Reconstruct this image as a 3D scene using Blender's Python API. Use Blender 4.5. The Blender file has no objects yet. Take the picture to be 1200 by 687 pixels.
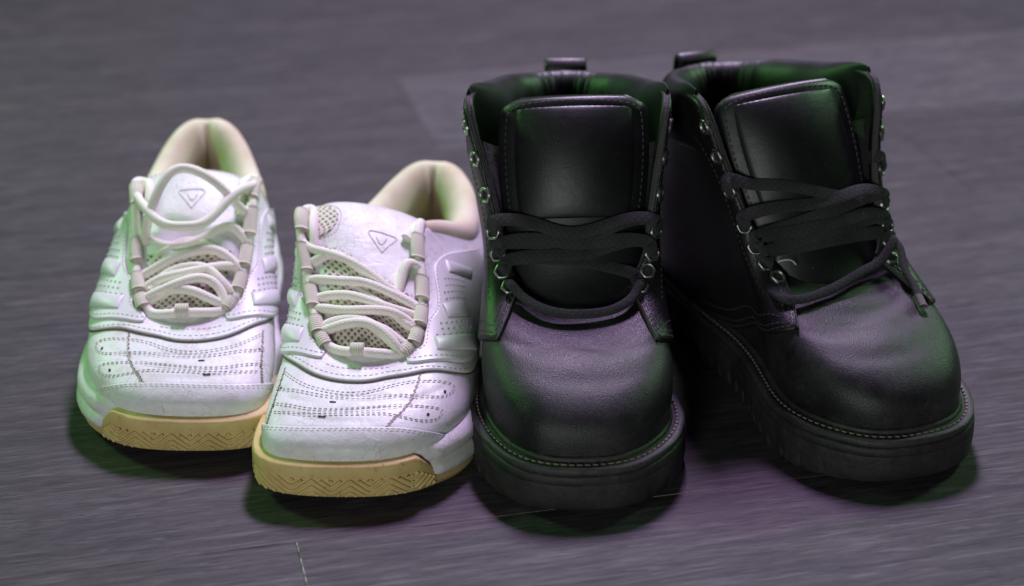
import bpy, math, random
import numpy as np
from math import radians, sin, cos, pi

random.seed(7)
rng = np.random.default_rng(7)
SC = bpy.context.scene
COL = SC.collection

# ------------------------------------------------------------------ camera
cam_d = bpy.data.cameras.new('camera')
cam = bpy.data.objects.new('camera', cam_d)
COL.objects.link(cam)
cam.location = (0.0, 0.0, 0.51)
cam.rotation_euler = (radians(90 - 25), 0, 0)
cam_d.sensor_width = 36.0
cam_d.lens = 2200.0 / 1200.0 * 36.0
cam_d.clip_start = 0.02
cam_d.clip_end = 60.0
cam_d.dof.use_dof = True
cam_d.dof.focus_distance = 0.985
cam_d.dof.aperture_fstop = 5.0
SC.camera = cam

# ------------------------------------------------------------------ world + lamps
wd = bpy.data.worlds.new('World')
SC.world = wd
wd.use_nodes = True
bg = wd.node_tree.nodes['Background']
bg.inputs[0].default_value = (0.86, 0.93, 1.0, 1)
bg.inputs[1].default_value = 0.010


def area_lamp(name, loc, target, size, power, color):
    d = bpy.data.lights.new(name, 'AREA')
    d.shape = 'DISK'
    d.size = size
    d.energy = power
    d.color = color
    o = bpy.data.objects.new(name, d)
    COL.objects.link(o)
    o.location = loc
    v = np.array(target, float) - np.array(loc, float)
    tilt = math.atan2(math.hypot(v[0], v[1]), -v[2])
    o.rotation_euler = (tilt, 0, math.atan2(-v[0], v[1]))
    return o


area_lamp('ceiling_lamp', (0.1, 2.30, 1.85), (0.0, 1.15, 0), 0.40, 20, (0.94, 0.95, 1.0))
area_lamp('magenta_lamp', (0.15, 1.78, 1.55), (0.05, 1.08, 0.05), 0.26, 24, (0.79, 0.52, 1.0))
area_lamp('green_lamp', (-1.15, 1.50, 0.90), (-0.05, 1.0, 0.05), 0.24, 6.5, (0.30, 1.0, 0.26))
area_lamp('green_lamp', (1.25, 1.80, 0.95), (0.15, 1.0, 0.05), 0.24, 6.5, (0.50, 1.0, 0.50))
area_lamp('front_fill', (-0.45, -0.98, 0.45), (0.0, 0.92, 0.05), 0.5, 10, (0.95, 1.0, 0.97))  # added low fill behind the camera, brightens the toe fronts

SC.view_settings.view_transform = 'Standard'
SC.view_settings.look = 'None'
SC.view_settings.exposure = 0.27
SC.view_settings.gamma = 1.0


# ------------------------------------------------------------------ material helpers
class NT:
    def __init__(s, name):
        s.m = bpy.data.materials.new(name)
        s.m.use_nodes = True
        s.t = s.m.node_tree
        s.b = s.t.nodes['Principled BSDF']

    def n(s, typ, **kw):
        nd = s.t.nodes.new(typ)
        for k, v in kw.items():
            if hasattr(nd, k) and not isinstance(v, tuple):
                setattr(nd, k, v)
        return nd

    def l(s, a, b):
        s.t.links.new(a, b)

    def val(s, sock, v):
        sock.default_value = v

    def coord(s, kind='Object', scale=(1, 1, 1), rnd=False):
        tc = s.n('ShaderNodeTexCoord')
        mp = s.n('ShaderNodeMapping')
        mp.inputs['Scale'].default_value = scale
        s.l(tc.outputs[kind], mp.inputs[0])
        if rnd:
            oi = s.n('ShaderNodeObjectInfo')
            mu = s.n('ShaderNodeVectorMath')
            mu.operation = 'SCALE'
            mu.inputs[0].default_value = (37.0, 91.0, 13.0)
            s.l(oi.outputs['Random'], mu.inputs['Scale'])
            ad = s.n('ShaderNodeVectorMath')
            s.l(mp.outputs[0], ad.inputs[0])
            s.l(mu.outputs[0], ad.inputs[1])
            return ad.outputs[0]
        return mp.outputs[0]

    def noise(s, vec, scale, detail=4, rough=0.55, dist=0.0):
        n = s.n('ShaderNodeTexNoise')
        n.inputs['Scale'].default_value = scale
        n.inputs['Detail'].default_value = detail
        n.inputs['Roughness'].default_value = rough
        n.inputs['Distortion'].default_value = dist
        s.l(vec, n.inputs['Vector'])
        return n.outputs['Fac']

    def voro(s, vec, scale, feature='F1', rnd=1.0):
        n = s.n('ShaderNodeTexVoronoi')
        n.feature = feature
        n.inputs['Scale'].default_value = scale
        n.inputs['Randomness'].default_value = rnd
        s.l(vec, n.inputs['Vector'])
        return n.outputs['Distance']

    def ramp(s, fac, stops):
        r = s.n('ShaderNodeValToRGB')
        e = r.color_ramp.elements
        e[0].position, e[0].color = stops[0][0], (*stops[0][1], 1)
        e[1].position, e[1].color = stops[-1][0], (*stops[-1][1], 1)
        for p, c in stops[1:-1]:
            x = e.new(p)
            x.color = (*c, 1)
        s.l(fac, r.inputs[0])
        return r.outputs[0]

    def mix(s, fac, a, b):
        m = s.n('ShaderNodeMix')
        m.data_type = 'RGBA'
        if isinstance(fac, float):
            m.inputs[0].default_value = fac
        else:
            s.l(fac, m.inputs[0])
        for sock, v in ((m.inputs[6], a), (m.inputs[7], b)):
            if isinstance(v, tuple):
                sock.default_value = (*v, 1)
            else:
                s.l(v, sock)
        return m.outputs[2]

    def maprange(s, v, a, b, c, d):
        m = s.n('ShaderNodeMapRange')
        m.inputs[1].default_value = a
        m.inputs[2].default_value = b
        m.inputs[3].default_value = c
        m.inputs[4].default_value = d
        s.l(v, m.inputs[0])
        return m.outputs[0]

    def math(s, op, a, b=0.0):
        m = s.n('ShaderNodeMath')
        m.operation = op
        for sock, v in ((m.inputs[0], a), (m.inputs[1], b)):
            if isinstance(v, (int, float)):
                sock.default_value = v
            else:
                s.l(v, sock)
        return m.outputs[0]

    def bump(s, h, strength, dist, prev=None):
        b = s.n('ShaderNodeBump')
        b.inputs['Strength'].default_value = strength
        b.inputs['Distance'].default_value = dist
        s.l(h, b.inputs['Height'])
        if prev is not None:
            s.l(prev, b.inputs['Normal'])
        return b.outputs[0]

    def out(s, color=None, rough=None, normal=None, spec=None, sheen=None, coat=None):
        b = s.b
        if color is not None:
            if isinstance(color, tuple):
                b.inputs['Base Color'].default_value = (*color, 1)
            else:
                s.l(color, b.inputs['Base Color'])
        if rough is not None:
            if isinstance(rough, float):
                b.inputs['Roughness'].default_value = rough
            else:
                s.l(rough, b.inputs['Roughness'])
        if normal is not None:
            s.l(normal, b.inputs['Normal'])
        if spec is not None:
            b.inputs['Specular IOR Level'].default_value = spec
        if sheen is not None:
            b.inputs['Sheen Weight'].default_value = sheen
        return s.m


MAT = {}


def build_materials():
    # --- dark laminate planks
    t = NT('laminate')
    v = t.coord('Object', (1, 1, 1), True)
    def stretched(k):
        m = t.n('ShaderNodeVectorMath')
        m.operation = 'MULTIPLY'
        m.inputs[1].default_value = (1.0, k, 1.0)
        t.l(v, m.inputs[0])
        return m.outputs[0]

    big = t.noise(stretched(9.0), 3.0, 5, 0.6, 1.4)
    patchy = t.noise(stretched(2.6), 7.0, 4, 0.6, 0.8)
    fine = t.noise(stretched(13.0), 10.0, 7, 0.72, 0.9)
    hair = t.noise(stretched(15.0), 27.0, 5, 0.7, 0.6)
    pores = t.noise(stretched(7.0), 75.0, 3, 0.6, 0.3)
    c1 = t.ramp(big, [(0.28, (0.046, 0.040, 0.047)), (0.5, (0.074, 0.065, 0.074)), (0.72, (0.100, 0.088, 0.097))])
    c0 = t.ramp(patchy, [(0.32, (0.060, 0.060, 0.074)), (0.5, (0.074, 0.065, 0.074)), (0.68, (0.098, 0.076, 0.078))])
    c1 = t.mix(0.5, c1, c0)
    c2 = t.ramp(fine, [(0.34, (0.020, 0.017, 0.021)), (0.52, (0.068, 0.059, 0.067)), (0.68, (0.128, 0.114, 0.123))])
    c = t.mix(0.58, c1, c2)
    pm = t.maprange(pores, 0.38, 0.50, 0.55, 0.0)
    c = t.mix(pm, c, (0.026, 0.022, 0.026))
    hm = t.maprange(hair, 0.54, 0.70, 0.0, 0.6)
    c = t.mix(hm, c, (0.205, 0.185, 0.190))
    oi = t.n('ShaderNodeObjectInfo')
    hs = t.n('ShaderNodeHueSaturation')
    sx = t.n('ShaderNodeSeparateColor')
    t.l(oi.outputs['Color'], sx.inputs[0])
    t.l(sx.outputs[0], hs.inputs['Value'])
    t.l(c, hs.inputs['Color'])
    rg = t.maprange(fine, 0.3, 0.7, 0.66, 0.52)
    nb = t.bump(fine, 0.25, 0.0006)
    nb = t.bump(pores, 0.35, 0.0004, nb)
    MAT['laminate'] = t.out(hs.outputs[0], rg, nb, spec=0.24)
    t = NT('chipped_edge')
    v = t.coord()
    MAT['chipped_edge'] = t.out(t.mix(t.maprange(t.noise(v, 160, 4), .4, .55, 0, 1), (0.10, 0.09, 0.09), (0.55, 0.53, 0.50)), 0.7)

    t = NT('pressed_edge')
    v = t.coord()
    MAT['pressed_edge'] = t.out(t.mix(t.maprange(t.noise(v, 30, 4), .35, .62, 0, 1), (0.06, 0.05, 0.05), (0.26, 0.20, 0.18)), 0.7)
    t = NT('subfloor')
    MAT['subfloor'] = t.out((0.018, 0.015, 0.016), 0.9)

    # --- sneaker leather
    def white_leather(name, base, dirt, pebble=900, rough=0.46):
        t = NT(name)
        v = t.coord()
        n1 = t.noise(v, 55, 6, 0.65)
        n2 = t.noise(v, 240, 4, 0.6)
        d = t.maprange(n1, 0.46, 0.76, 0.0, 0.85)
        c = t.mix(d, base, dirt)
        sp = t.maprange(n2, 0.66, 0.74, 0.0, 0.45)
        c = t.mix(sp, c, (0.36, 0.30, 0.26))
        ed = t.voro(v, 210, 'DISTANCE_TO_EDGE')
        ck = t.math('MULTIPLY', t.maprange(ed, 0.0, 0.055, 0.6, 0.0), t.maprange(t.noise(v, 34, 3), 0.50, 0.62, 0.0, 1.0))
        c = t.mix(ck, c, (0.30, 0.25, 0.22))
        h = t.voro(v, pebble)
        w = t.noise(v, 110, 3, 0.6, 0.8)
        nb = t.bump(h, 0.22, 0.0003)
        nb = t.bump(w, 0.30, 0.0016, nb)
        r = t.maprange(n1, 0.3, 0.7, rough - 0.06, rough + 0.1)
        MAT[name] = t.out(c, r, nb, spec=0.45)

    white_leather('white_leather', (0.78, 0.79, 0.80), (0.60, 0.56, 0.52))
    white_leather('white_cap', (0.74, 0.76, 0.77), (0.58, 0.56, 0.52), 1200, 0.42)
    white_leather('midsole_white', (0.74, 0.75, 0.74), (0.55, 0.51, 0.44), 1500, 0.5)

    t = NT('panel_white')
    v = t.coord()
    n1 = t.noise(v, 60, 5)
    c = t.mix(t.maprange(n1, 0.5, 0.8, 0.0, 0.6), (0.70, 0.70, 0.72), (0.52, 0.49, 0.47))
    MAT['panel_white'] = t.out(c, 0.42, t.bump(t.noise(v, 900, 2), 0.1, 0.0003))

    # --- lining, cream textile
    t = NT('cream_lining')
    v = t.coord()
    n1 = t.noise(v, 40, 4)
    c = t.mix(t.maprange(n1, 0.35, 0.7, 0.0, 1.0), (0.80, 0.74, 0.57), (0.66, 0.57, 0.40))
    MAT['cream_lining'] = t.out(c, 0.9, t.bump(t.voro(v, 1600), 0.35, 0.0005), spec=0.2, sheen=0.2)
    t = NT('insole')
    MAT['insole'] = t.out((0.30, 0.24, 0.16), 0.95, spec=0.1)

    # --- gum rubber
    t = NT('gum_rubber')
    v = t.coord()
    n1 = t.noise(v, 45, 5, 0.65)
    n2 = t.noise(v, 300, 3)
    c = t.mix(t.maprange(n1, 0.35, 0.75, 0.0, 1.0), (0.67, 0.52, 0.22), (0.51, 0.37, 0.14))
    c = t.mix(t.maprange(n2, 0.62, 0.75, 0.0, 0.5), c, (0.16, 0.11, 0.06))
    MAT['gum_rubber'] = t.out(c, 0.55, t.bump(n2, 0.15, 0.0004), spec=0.35)

    # --- cream cords
    def cord(name, c1, c2, sc=1.0):
        t = NT(name)
        tc = t.n('ShaderNodeTexCoord')
        mp = t.n('ShaderNodeMapping')
        t.l(tc.outputs['UV'], mp.inputs[0])
        w1 = t.n('ShaderNodeTexWave')
        w1.bands_direction = 'DIAGONAL'
        w1.inputs['Scale'].default_value = 260 * sc
        w1.inputs['Distortion'].default_value = 0.5
        t.l(mp.outputs[0], w1.inputs[0])
        mp2 = t.n('ShaderNodeMapping')
        mp2.inputs['Scale'].default_value = (1, -1, 1)
        t.l(tc.outputs['UV'], mp2.inputs[0])
        w2 = t.n('ShaderNodeTexWave')
        w2.bands_direction = 'DIAGONAL'
        w2.inputs['Scale'].default_value = 260 * sc
        t.l(mp2.outputs[0], w2.inputs[0])
        h = t.math('MULTIPLY', w1.outputs['Fac'], w2.outputs['Fac'])
        v = t.coord()
        n1 = t.noise(v, 70, 4)
        c = t.mix(t.maprange(n1, 0.35, 0.7, 0, 1), c1, c2)
        dk = tuple(x * 0.8 for x in c2)
        c = t.mix(t.maprange(h, 0.0, 0.5, 0.45, 0.0), c, dk)
        MAT[name] = t.out(c, 0.9, t.bump(h, 0.35, 0.0004), spec=0.15)

    cord('cream_cord', (0.93, 0.90, 0.83), (0.88, 0.84, 0.74))
    cord('black_cord', (0.055, 0.055, 0.058), (0.034, 0.034, 0.035), 0.6)

    # --- ribbed webbing
    t = NT('cream_webbing')
    tc = t.n('ShaderNodeTexCoord')
    w = t.n('ShaderNodeTexWave')
    w.bands_direction = 'Y'
    w.inputs['Scale'].default_value = 260
    t.l(tc.outputs['UV'], w.inputs[0])
    c = t.mix(w.outputs['Fac'], (0.60, 0.56, 0.46), (0.80, 0.77, 0.67))
    MAT['cream_webbing'] = t.out(c, 0.85, t.bump(w.outputs['Fac'], 0.6, 0.0006), spec=0.2)

    # --- perforated mesh textile: regular dots by UV in metres
    t = NT('cream_mesh')
    tc = t.n('ShaderNodeTexCoord')
    mp = t.n('ShaderNodeMapping')
    mp.inputs['Rotation'].default_value = (0, 0, radians(45))
    t.l(tc.outputs['UV'], mp.inputs[0])
    h = t.voro(mp.outputs[0], 330, 'F1', 0.12)
    hole = t.maprange(h, 0.26, 0.40, 1.0, 0.0)
    c = t.mix(hole, (0.80, 0.76, 0.66), (0.26, 0.21, 0.17))
    MAT['cream_mesh'] = t.out(c, 0.9, t.bump(h, 0.7, 0.0012), spec=0.2)

    def plain(name, c, r, spec=0.4, metal=0.0):
        t = NT(name)
        t.b.inputs['Metallic'].default_value = metal
        v = t.coord()
        n = t.noise(v, 300, 3)
        cc = t.mix(t.maprange(n, 0.3, 0.7, 0, 1), c, tuple(x * 0.75 for x in c))
        MAT[name] = t.out(cc, r, None, spec)

    plain('stitch_grey', (0.54, 0.49, 0.46), 0.8)
    plain('dimple_grey', (0.56, 0.54, 0.55), 0.6)
    plain('stitch_white', (0.66, 0.62, 0.56), 0.8)
    plain('seam_pink', (0.62, 0.50, 0.46), 0.85)
    plain('seam_dark', (0.14, 0.12, 0.11), 0.85)
    plain('logo_pink', (0.74, 0.69, 0.72), 0.5)
    plain('dark_hole', (0.02, 0.02, 0.02), 0.8)
    plain('stitch_black', (0.055, 0.052, 0.055), 0.7)
    plain('stitch_dusty', (0.24, 0.19, 0.19), 0.8)
    plain('eyelet_metal', (0.42, 0.45, 0.40), 0.40, 0.5, 1.0)
    plain('lint', (0.75, 0.74, 0.72), 0.9)

    # --- black boot leather; dust as a wear pattern of its own
    def black_leather(name, base, dust, amount, rough=0.40, pebble=620, wr=0.3, pw=0.35):
        t = NT(name)
        v = t.coord()
        n1 = t.noise(v, 28, 6, 0.7, 0.4)
        n2 = t.noise(v, 420, 5, 0.7)
        f = t.math('MULTIPLY', t.maprange(n1, 0.40, 0.70, 0.10, 1.0), t.maprange(n2, 0.35, 0.7, 0.5, 1.0))
        f = t.math('MULTIPLY', f, amount)
        c = t.mix(f, base, dust)
        n3 = t.noise(v, 800, 2)
        sp = t.maprange(n3, 0.735, 0.78, 0.0, 0.5)
        c = t.mix(sp, c, (0.30, 0.29, 0.28))
        h = t.voro(v, pebble)
        w = t.noise(v, 60, 4, 0.6, 1.2)
        nb = t.bump(h, pw, 0.0005)
        nb = t.bump(w, wr, 0.003, nb)
        r = t.maprange(f, 0.0, 0.6, rough, rough + 0.25)
        MAT[name] = t.out(c, r, nb, spec=0.38 if name == 'boot_vamp' else 0.5)

    black_leather('boot_vamp', (0.0055, 0.0055, 0.006), (0.085, 0.081, 0.088), 0.50, 0.41, 1600, 0.06, 0.30)
    black_leather('boot_quarter', (0.007, 0.007, 0.007), (0.03, 0.03, 0.03), 0.3, 0.38, 1300, 0.06, 0.25)
    black_leather('boot_smooth', (0.007, 0.0075, 0.008), (0.03, 0.03, 0.034), 0.30, 0.40, 1700, 0.06, 0.14)
    black_leather('boot_collar', (0.007, 0.0075, 0.008), (0.03, 0.03, 0.034), 0.25, 0.44, 1500, 0.06, 0.15)
    black_leather('boot_lining', (0.012, 0.012, 0.012), (0.03, 0.03, 0.03), 0.4, 0.8)
    black_leather('boot_edge', (0.05, 0.049, 0.05), (0.12, 0.115, 0.115), 0.6, 0.8)
    black_leather('boot_rubber', (0.009, 0.0095, 0.009), (0.085, 0.080, 0.074), 0.45, 0.6, 300, 0.25, 0.3)
    black_leather('boot_welt', (0.016, 0.016, 0.016), (0.11, 0.10, 0.10), 0.6, 0.55, 500, 0.25, 0.3)


build_materials()


# ------------------------------------------------------------------ numeric helpers
def periodic_w(K):
    A = np.zeros((K, K))
    B = np.zeros((K, K))
    for i in range(K):
        A[i, i] = 4
        A[i, (i - 1) % K] += 1
        A[i, (i + 1) % K] += 1
        B[i, i] = -12
        B[i, (i - 1) % K] += 6
        B[i, (i + 1) % K] += 6
    D = np.linalg.solve(A, B)

    def w(u):
        u = np.mod(np.asarray(u, float), K)
        i = np.floor(u).astype(int) % K
        t = (u - np.floor(u))[:, None]
        j = (i + 1) % K
        I = np.eye(K)
        return (1 - t) * I[i] + t * I[j] + ((1 - t) ** 3 - (1 - t)) / 6 * D[i] + (t ** 3 - t) / 6 * D[j]
    return w


def natural_w(M):
    A = np.eye(M)
    B = np.zeros((M, M))
    for i in range(1, M - 1):
        A[i, i] = 4
        A[i, i - 1] = A[i, i + 1] = 1
        B[i, i - 1] = B[i, i + 1] = 6
        B[i, i] = -12
    D = np.linalg.solve(A, B)
    I = np.eye(M)

    def w(v):
        v = np.asarray(v, float)
        i = np.clip(np.floor(v).astype(int), 0, M - 2)
        t = (v - i)[:, None]
        return (1 - t) * I[i] + t * I[i + 1] + ((1 - t) ** 3 - (1 - t)) / 6 * D[i] + (t ** 3 - t) / 6 * D[i + 1]
    return w


def spline(pts, n, closed=False):
    """smooth resample of control points, by chord length"""
    P = np.asarray(pts, float)
    M = len(P)
    if closed:
        w = periodic_w(M)
        return w(np.linspace(0, M, n, endpoint=False)) @ P
    return natural_w(M)(np.linspace(0, M - 1, n)) @ P


def lerp_tab(x, tab):
    xs = [a for a, _ in tab]
    ys = [b for _, b in tab]
    return np.interp(x, xs, ys)


def smooth_tab(x, tab):
    """piecewise smoothstep interpolation of a table"""
    x = np.asarray(x, float)
    out = np.full(x.shape, float(tab[0][1]))
    for (a, fa), (b, fb) in zip(tab, tab[1:]):
        t = np.clip((x - a) / (b - a), 0, 1)
        s = t * t * (3 - 2 * t)
        out = np.where(x >= a, fa + (fb - fa) * s, out)
    return out


def unit(v):
    v = np.asarray(v, float)
    return v / np.maximum(np.linalg.norm(v, axis=-1, keepdims=True), 1e-12)


class Surf:
    """upper of a shoe: u runs round the foot (0 toe, +x side, heel, -x side), v from the sole edge to the top line"""

    def __init__(s, lat, med):
        n = len(lat)
        keys = [(1, k) for k in lat] + [(-1, k) for k in reversed(med)]
        s.K = len(keys)
        s.heel = n - 1
        F = np.array([[sg * k[0][0], k[0][1], k[0][2]] for sg, k in keys])
        T = np.array([[sg * k[1][0], k[1][1], k[1][2]] for sg, k in keys])
        tan = np.roll(F, -1, 0) - np.roll(F, 1, 0)
        nout = unit(np.stack([tan[:, 1], -tan[:, 0], 0 * tan[:, 0]], 1))
        a = np.array([k[2][0] for _, k in keys])[:, None]
        h = np.array([k[2][1] for _, k in keys])[:, None]
        d = np.array([[sg * k[3][0], k[3][1], k[3][2]] for sg, k in keys])
        C1 = F + nout * a + np.array([0, 0, 1.0]) * h
        C2 = T + d
        M = 7
        t = np.linspace(0, 1, M)[None, :, None]
        s.M = M
        s.P = ((1 - t) ** 3 * F[:, None] + 3 * t * (1 - t) ** 2 * C1[:, None] + 3 * t * t * (1 - t) * C2[:, None] + t ** 3 * T[:, None])
        s.wu = periodic_w(s.K)
        s.wv = natural_w(M)

    def ev(s, u, v):
        u = np.asarray(u, float)
        v = np.asarray(v, float)
        u, v = np.broadcast_arrays(u, v)
        sh = u.shape
        wu = s.wu(u.ravel())
        wv = s.wv(v.ravel())
        return np.einsum('nk,nm,kmc->nc', wu, wv, s.P).reshape(*sh, 3)

    def nr(s, u, v):
        e = 1e-3
        du = s.ev(np.asarray(u) + e, v) - s.ev(np.asarray(u) - e, v)
        dv = s.ev(u, np.asarray(v) + e) - s.ev(u, np.asarray(v) - e)
        return unit(np.cross(du, dv))

    def off(s, u, v, h):
        h = np.asarray(h, float)
        return s.ev(u, v) + s.nr(u, v) * h[..., None]


# ------------------------------------------------------------------ mesh helpers
class Ctx:
    mir = 1.0
    y0 = 0.0
    deform = None


def mk(name, verts, faces, mat, parent=None, smooth=True, kind=None, uvs=None, sharp=None):
    V = np.array(verts, float).reshape(-1, 3).copy()
    if Ctx.deform is not None:
        V = Ctx.deform(V)
    V[:, 0] *= Ctx.mir
    V[:, 1] -= Ctx.y0
    if Ctx.mir < 0:
        faces = [tuple(reversed(f)) for f in faces]
    me = bpy.data.meshes.new(name)
    me.from_pydata(V.tolist(), [], [tuple(int(i) for i in f) for f in faces])
    if uvs is not None:
        U = np.asarray(uvs, float).reshape(-1, 2)
        lay = me.uv_layers.new(name='UVMap')
        li = np.zeros(len(me.loops), dtype=np.int32)
        me.loops.foreach_get('vertex_index', li)
        lay.data.foreach_set('uv', U[li].ravel())
    me.materials.append(MAT[mat])
    if smooth:
        me.polygons.foreach_set('use_smooth', [True] * len(me.polygons))
        if sharp:
            me.set_sharp_from_angle(angle=radians(sharp))
    me.update()
    o = bpy.data.objects.new(name, me)
    COL.objects.link(o)
    if parent is not None:
        o.parent = parent
    if kind:
        o['kind'] = kind
    return o


def grid_faces(n, m, cu=False, cv=False, base=0):
    f = []
    for i in range(n if cu else n - 1):
        i2 = (i + 1) % n
        for j in range(m if cv else m - 1):
            j2 = (j + 1) % m
            f.append((base + i * m + j, base + i2 * m + j, base + i2 * m + j2, base + i * m + j2))
    return f


def grid(name, P, mat, parent, cu=False, cv=False, uv=None, kind=None, sharp=None, flip=False):
    n, m = P.shape[:2]
    f = grid_faces(n, m, cu, cv)
    if flip:
        f = [tuple(reversed(q)) for q in f]
    return mk(name, P, f, mat, parent, True, kind, uv, sharp)


def frames(path, up):
    t = unit(np.gradient(path, axis=0))
    up = np.broadcast_to(np.asarray(up, float), path.shape)
    b = unit(np.cross(t, up))
    n = unit(np.cross(b, t))
    return t, b, n


def sweep_data(path, up, prof, scale=None, closed=False):
    """tube along path; prof = closed 2D section (along binormal, along normal)"""
    path = np.asarray(path, float)
    t, b, n = frames(path, up)
    prof = np.asarray(prof, float)
    sc = np.ones(len(path)) if scale is None else np.asarray(scale)
    P = path[:, None] + b[:, None] * prof[None, :, 0:1] * sc[:, None, None] + n[:, None] * prof[None, :, 1:2] * sc[:, None, None]
    N, m = P.shape[:2]
    f = grid_faces(N, m, closed, True)
    V = P.reshape(-1, 3)
    L = np.concatenate([[0], np.cumsum(np.linalg.norm(np.diff(path, axis=0), axis=1))])
    pl = np.concatenate([[0], np.cumsum(np.linalg.norm(np.diff(prof, axis=0), axis=1))])
    uv = np.stack(np.broadcast_arrays(L[:, None], pl[None, :]), -1).reshape(-1, 2)
    if not closed:
        f = f + [tuple(range(m - 1, -1, -1)), tuple((N - 1) * m + j for j in range(m))]
    return V, f, uv


def join(parts):
    V, F, U = [], [], []
    o = 0
    for v, f, u in parts:
        V.append(v)
        U.append(u)
        F += [tuple(i + o for i in q) for q in f]
        o += len(v)
    return np.concatenate(V), F, np.concatenate(U)


def circ(r, n=10, ry=None):
    a = np.arange(n) * 2 * pi / n
    return np.stack([np.cos(a) * r, np.sin(a) * (ry or r)], 1)


def rrect(w, h, n=3):
    """rounded flat section, width w, height h"""
    r = h * 0.48
    pts = []
    for cx, cy, a0 in ((w / 2 - r, h / 2 - r, 0), (-w / 2 + r, h / 2 - r, 90), (-w / 2 + r, -h / 2 + r, 180), (w / 2 - r, -h / 2 + r, 270)):
        for k in range(n):
            a = radians(a0 + 90 * k / (n - 1))
            pts.append((cx + r * cos(a), cy + r * sin(a)))
    return np.array(pts)


def sweep(name, path, up, prof, mat, parent, scale=None, closed=False, kind=None):
    V, f, uv = sweep_data(path, up, prof, scale, closed)
    return mk(name, V, f, mat, parent, True, kind, uv)


def uvcurve(pts, n=60):
    """smooth curve through (u, v) points, resampled evenly in arc length"""
    C = spline(pts, 400)
    return C[np.linspace(0, 399, n).round().astype(int)]


def patch(name, S, A, B, mat, parent, h=0.0012, n=60, m=14, drop=-0.0006, edge=0.0015, puff=0.0, taper_ends=True, kind=None):
    """raised panel on surface S between the uv curves A and B (same direction)"""
    A = uvcurve(A, n)
    B = uvcurve(B, n)
    t = np.concatenate([[0, 0.004, 0.02], np.linspace(0.06, 0.94, m), [0.98, 0.996, 1]])
    s = np.linspace(0, 1, n)
    uv = A[:, None] * (1 - t)[None, :, None] + B[:, None] * t[None, :, None]
    base = S.ev(uv[..., 0], uv[..., 1])
    nr = S.nr(uv[..., 0], uv[..., 1])
    prof = np.full(len(t), h)
    prof[0] = prof[-1] = drop
    prof[1] = prof[-2] = h * 0.7
    H = np.broadcast_to(prof[None], uv.shape[:2]).copy()
    if puff:
        H += puff * (np.sin(pi * t)[None, :] ** 0.6) * (np.clip(np.sin(pi * s), 0, 1)[:, None] ** 0.5)
    if taper_ends:
        H[0] = H[-1] = drop
    P = base + nr * H[..., None]
    L = np.concatenate([[0], np.cumsum(np.linalg.norm(np.diff(base[:, len(t) // 2], axis=0), axis=1))])
    Wd = np.concatenate([[0], np.cumsum(np.linalg.norm(np.diff(base[n // 2], axis=0), axis=1))])
    U = np.stack(np.broadcast_arrays(L[:, None], Wd[None, :]), -1)
    # orientation
    fn = np.cross(P[n // 2 + 1, len(t) // 2] - P[n // 2, len(t) // 2], P[n // 2, len(t) // 2 + 1] - P[n // 2, len(t) // 2])
    flip = fn @ nr[n // 2, len(t) // 2] < 0
    return grid(name, P, mat, parent, uv=U, kind=kind, flip=flip)


DASH = None


def dash_data(p, d, nrm, ln, r):
    b = np.cross(nrm, d)
    ring = [(-0.5, 0.35), (-0.28, 1.0), (0.28, 1.0), (0.5, 0.35)]
    V = []
    for a, k in ring:
        for q in range(5):
            an = pi * q / 4
            V.append(p + d * ln * a + b * r * k * cos(an) + nrm * r * 0.9 * k * sin(an))
    f = []
    for i in range(3):
        for q in range(4):
            f.append((i * 5 + q, i * 5 + 5 + q, i * 5 + 6 + q, i * 5 + 1 + q))
    f.append((0, 1, 2, 3, 4))
    f.append((19, 18, 17, 16, 15))
    return np.array(V), f, np.zeros((20, 2))


def stitches_on(path, nrm, ln=0.0024, gap=0.0009, r=0.00042, jitter=0.15):
    """list of dash meshes along a 3D path with normals"""
    seg = np.linalg.norm(np.diff(path, axis=0), axis=1)
    L = np.concatenate([[0], np.cumsum(seg)])
    out = []
    x = ln
    while x < L[-1] - ln / 2:
        p = np.array([np.interp(x, L, path[:, c]) for c in range(3)])
        q = np.array([np.interp(x + 2e-4, L, path[:, c]) for c in range(3)])
        d = unit(q - p)
        nn = np.array([np.interp(x, L, nrm[:, c]) for c in range(3)])
        nn = unit(nn - d * (nn @ d))
        k = ln * (1 + random.uniform(-jitter, jitter))
        out.append(dash_data(p, d, nn, k, r))
        x += ln + gap
    return out


def stitch_uv(S, pts, h=0.0, n=120, **kw):
    C = uvcurve(pts, n)
    return stitches_on(S.off(C[:, 0], C[:, 1], np.full(n, h)), S.nr(C[:, 0], C[:, 1]), **kw)


def mk_join(name, parts, mat, parent, kind=None):
    V, f, u = join(parts)
    return mk(name, V, f, mat, parent, True, kind, u)


def root(name, label, cat, group, loc, rz):
    o = bpy.data.objects.new(name, None)
    o.empty_display_size = 0.05
    COL.objects.link(o)
    o.location = loc
    o.rotation_euler = (0, 0, rz)
    o['label'] = label
    o['category'] = cat
    o['group'] = group
    return o


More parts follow.
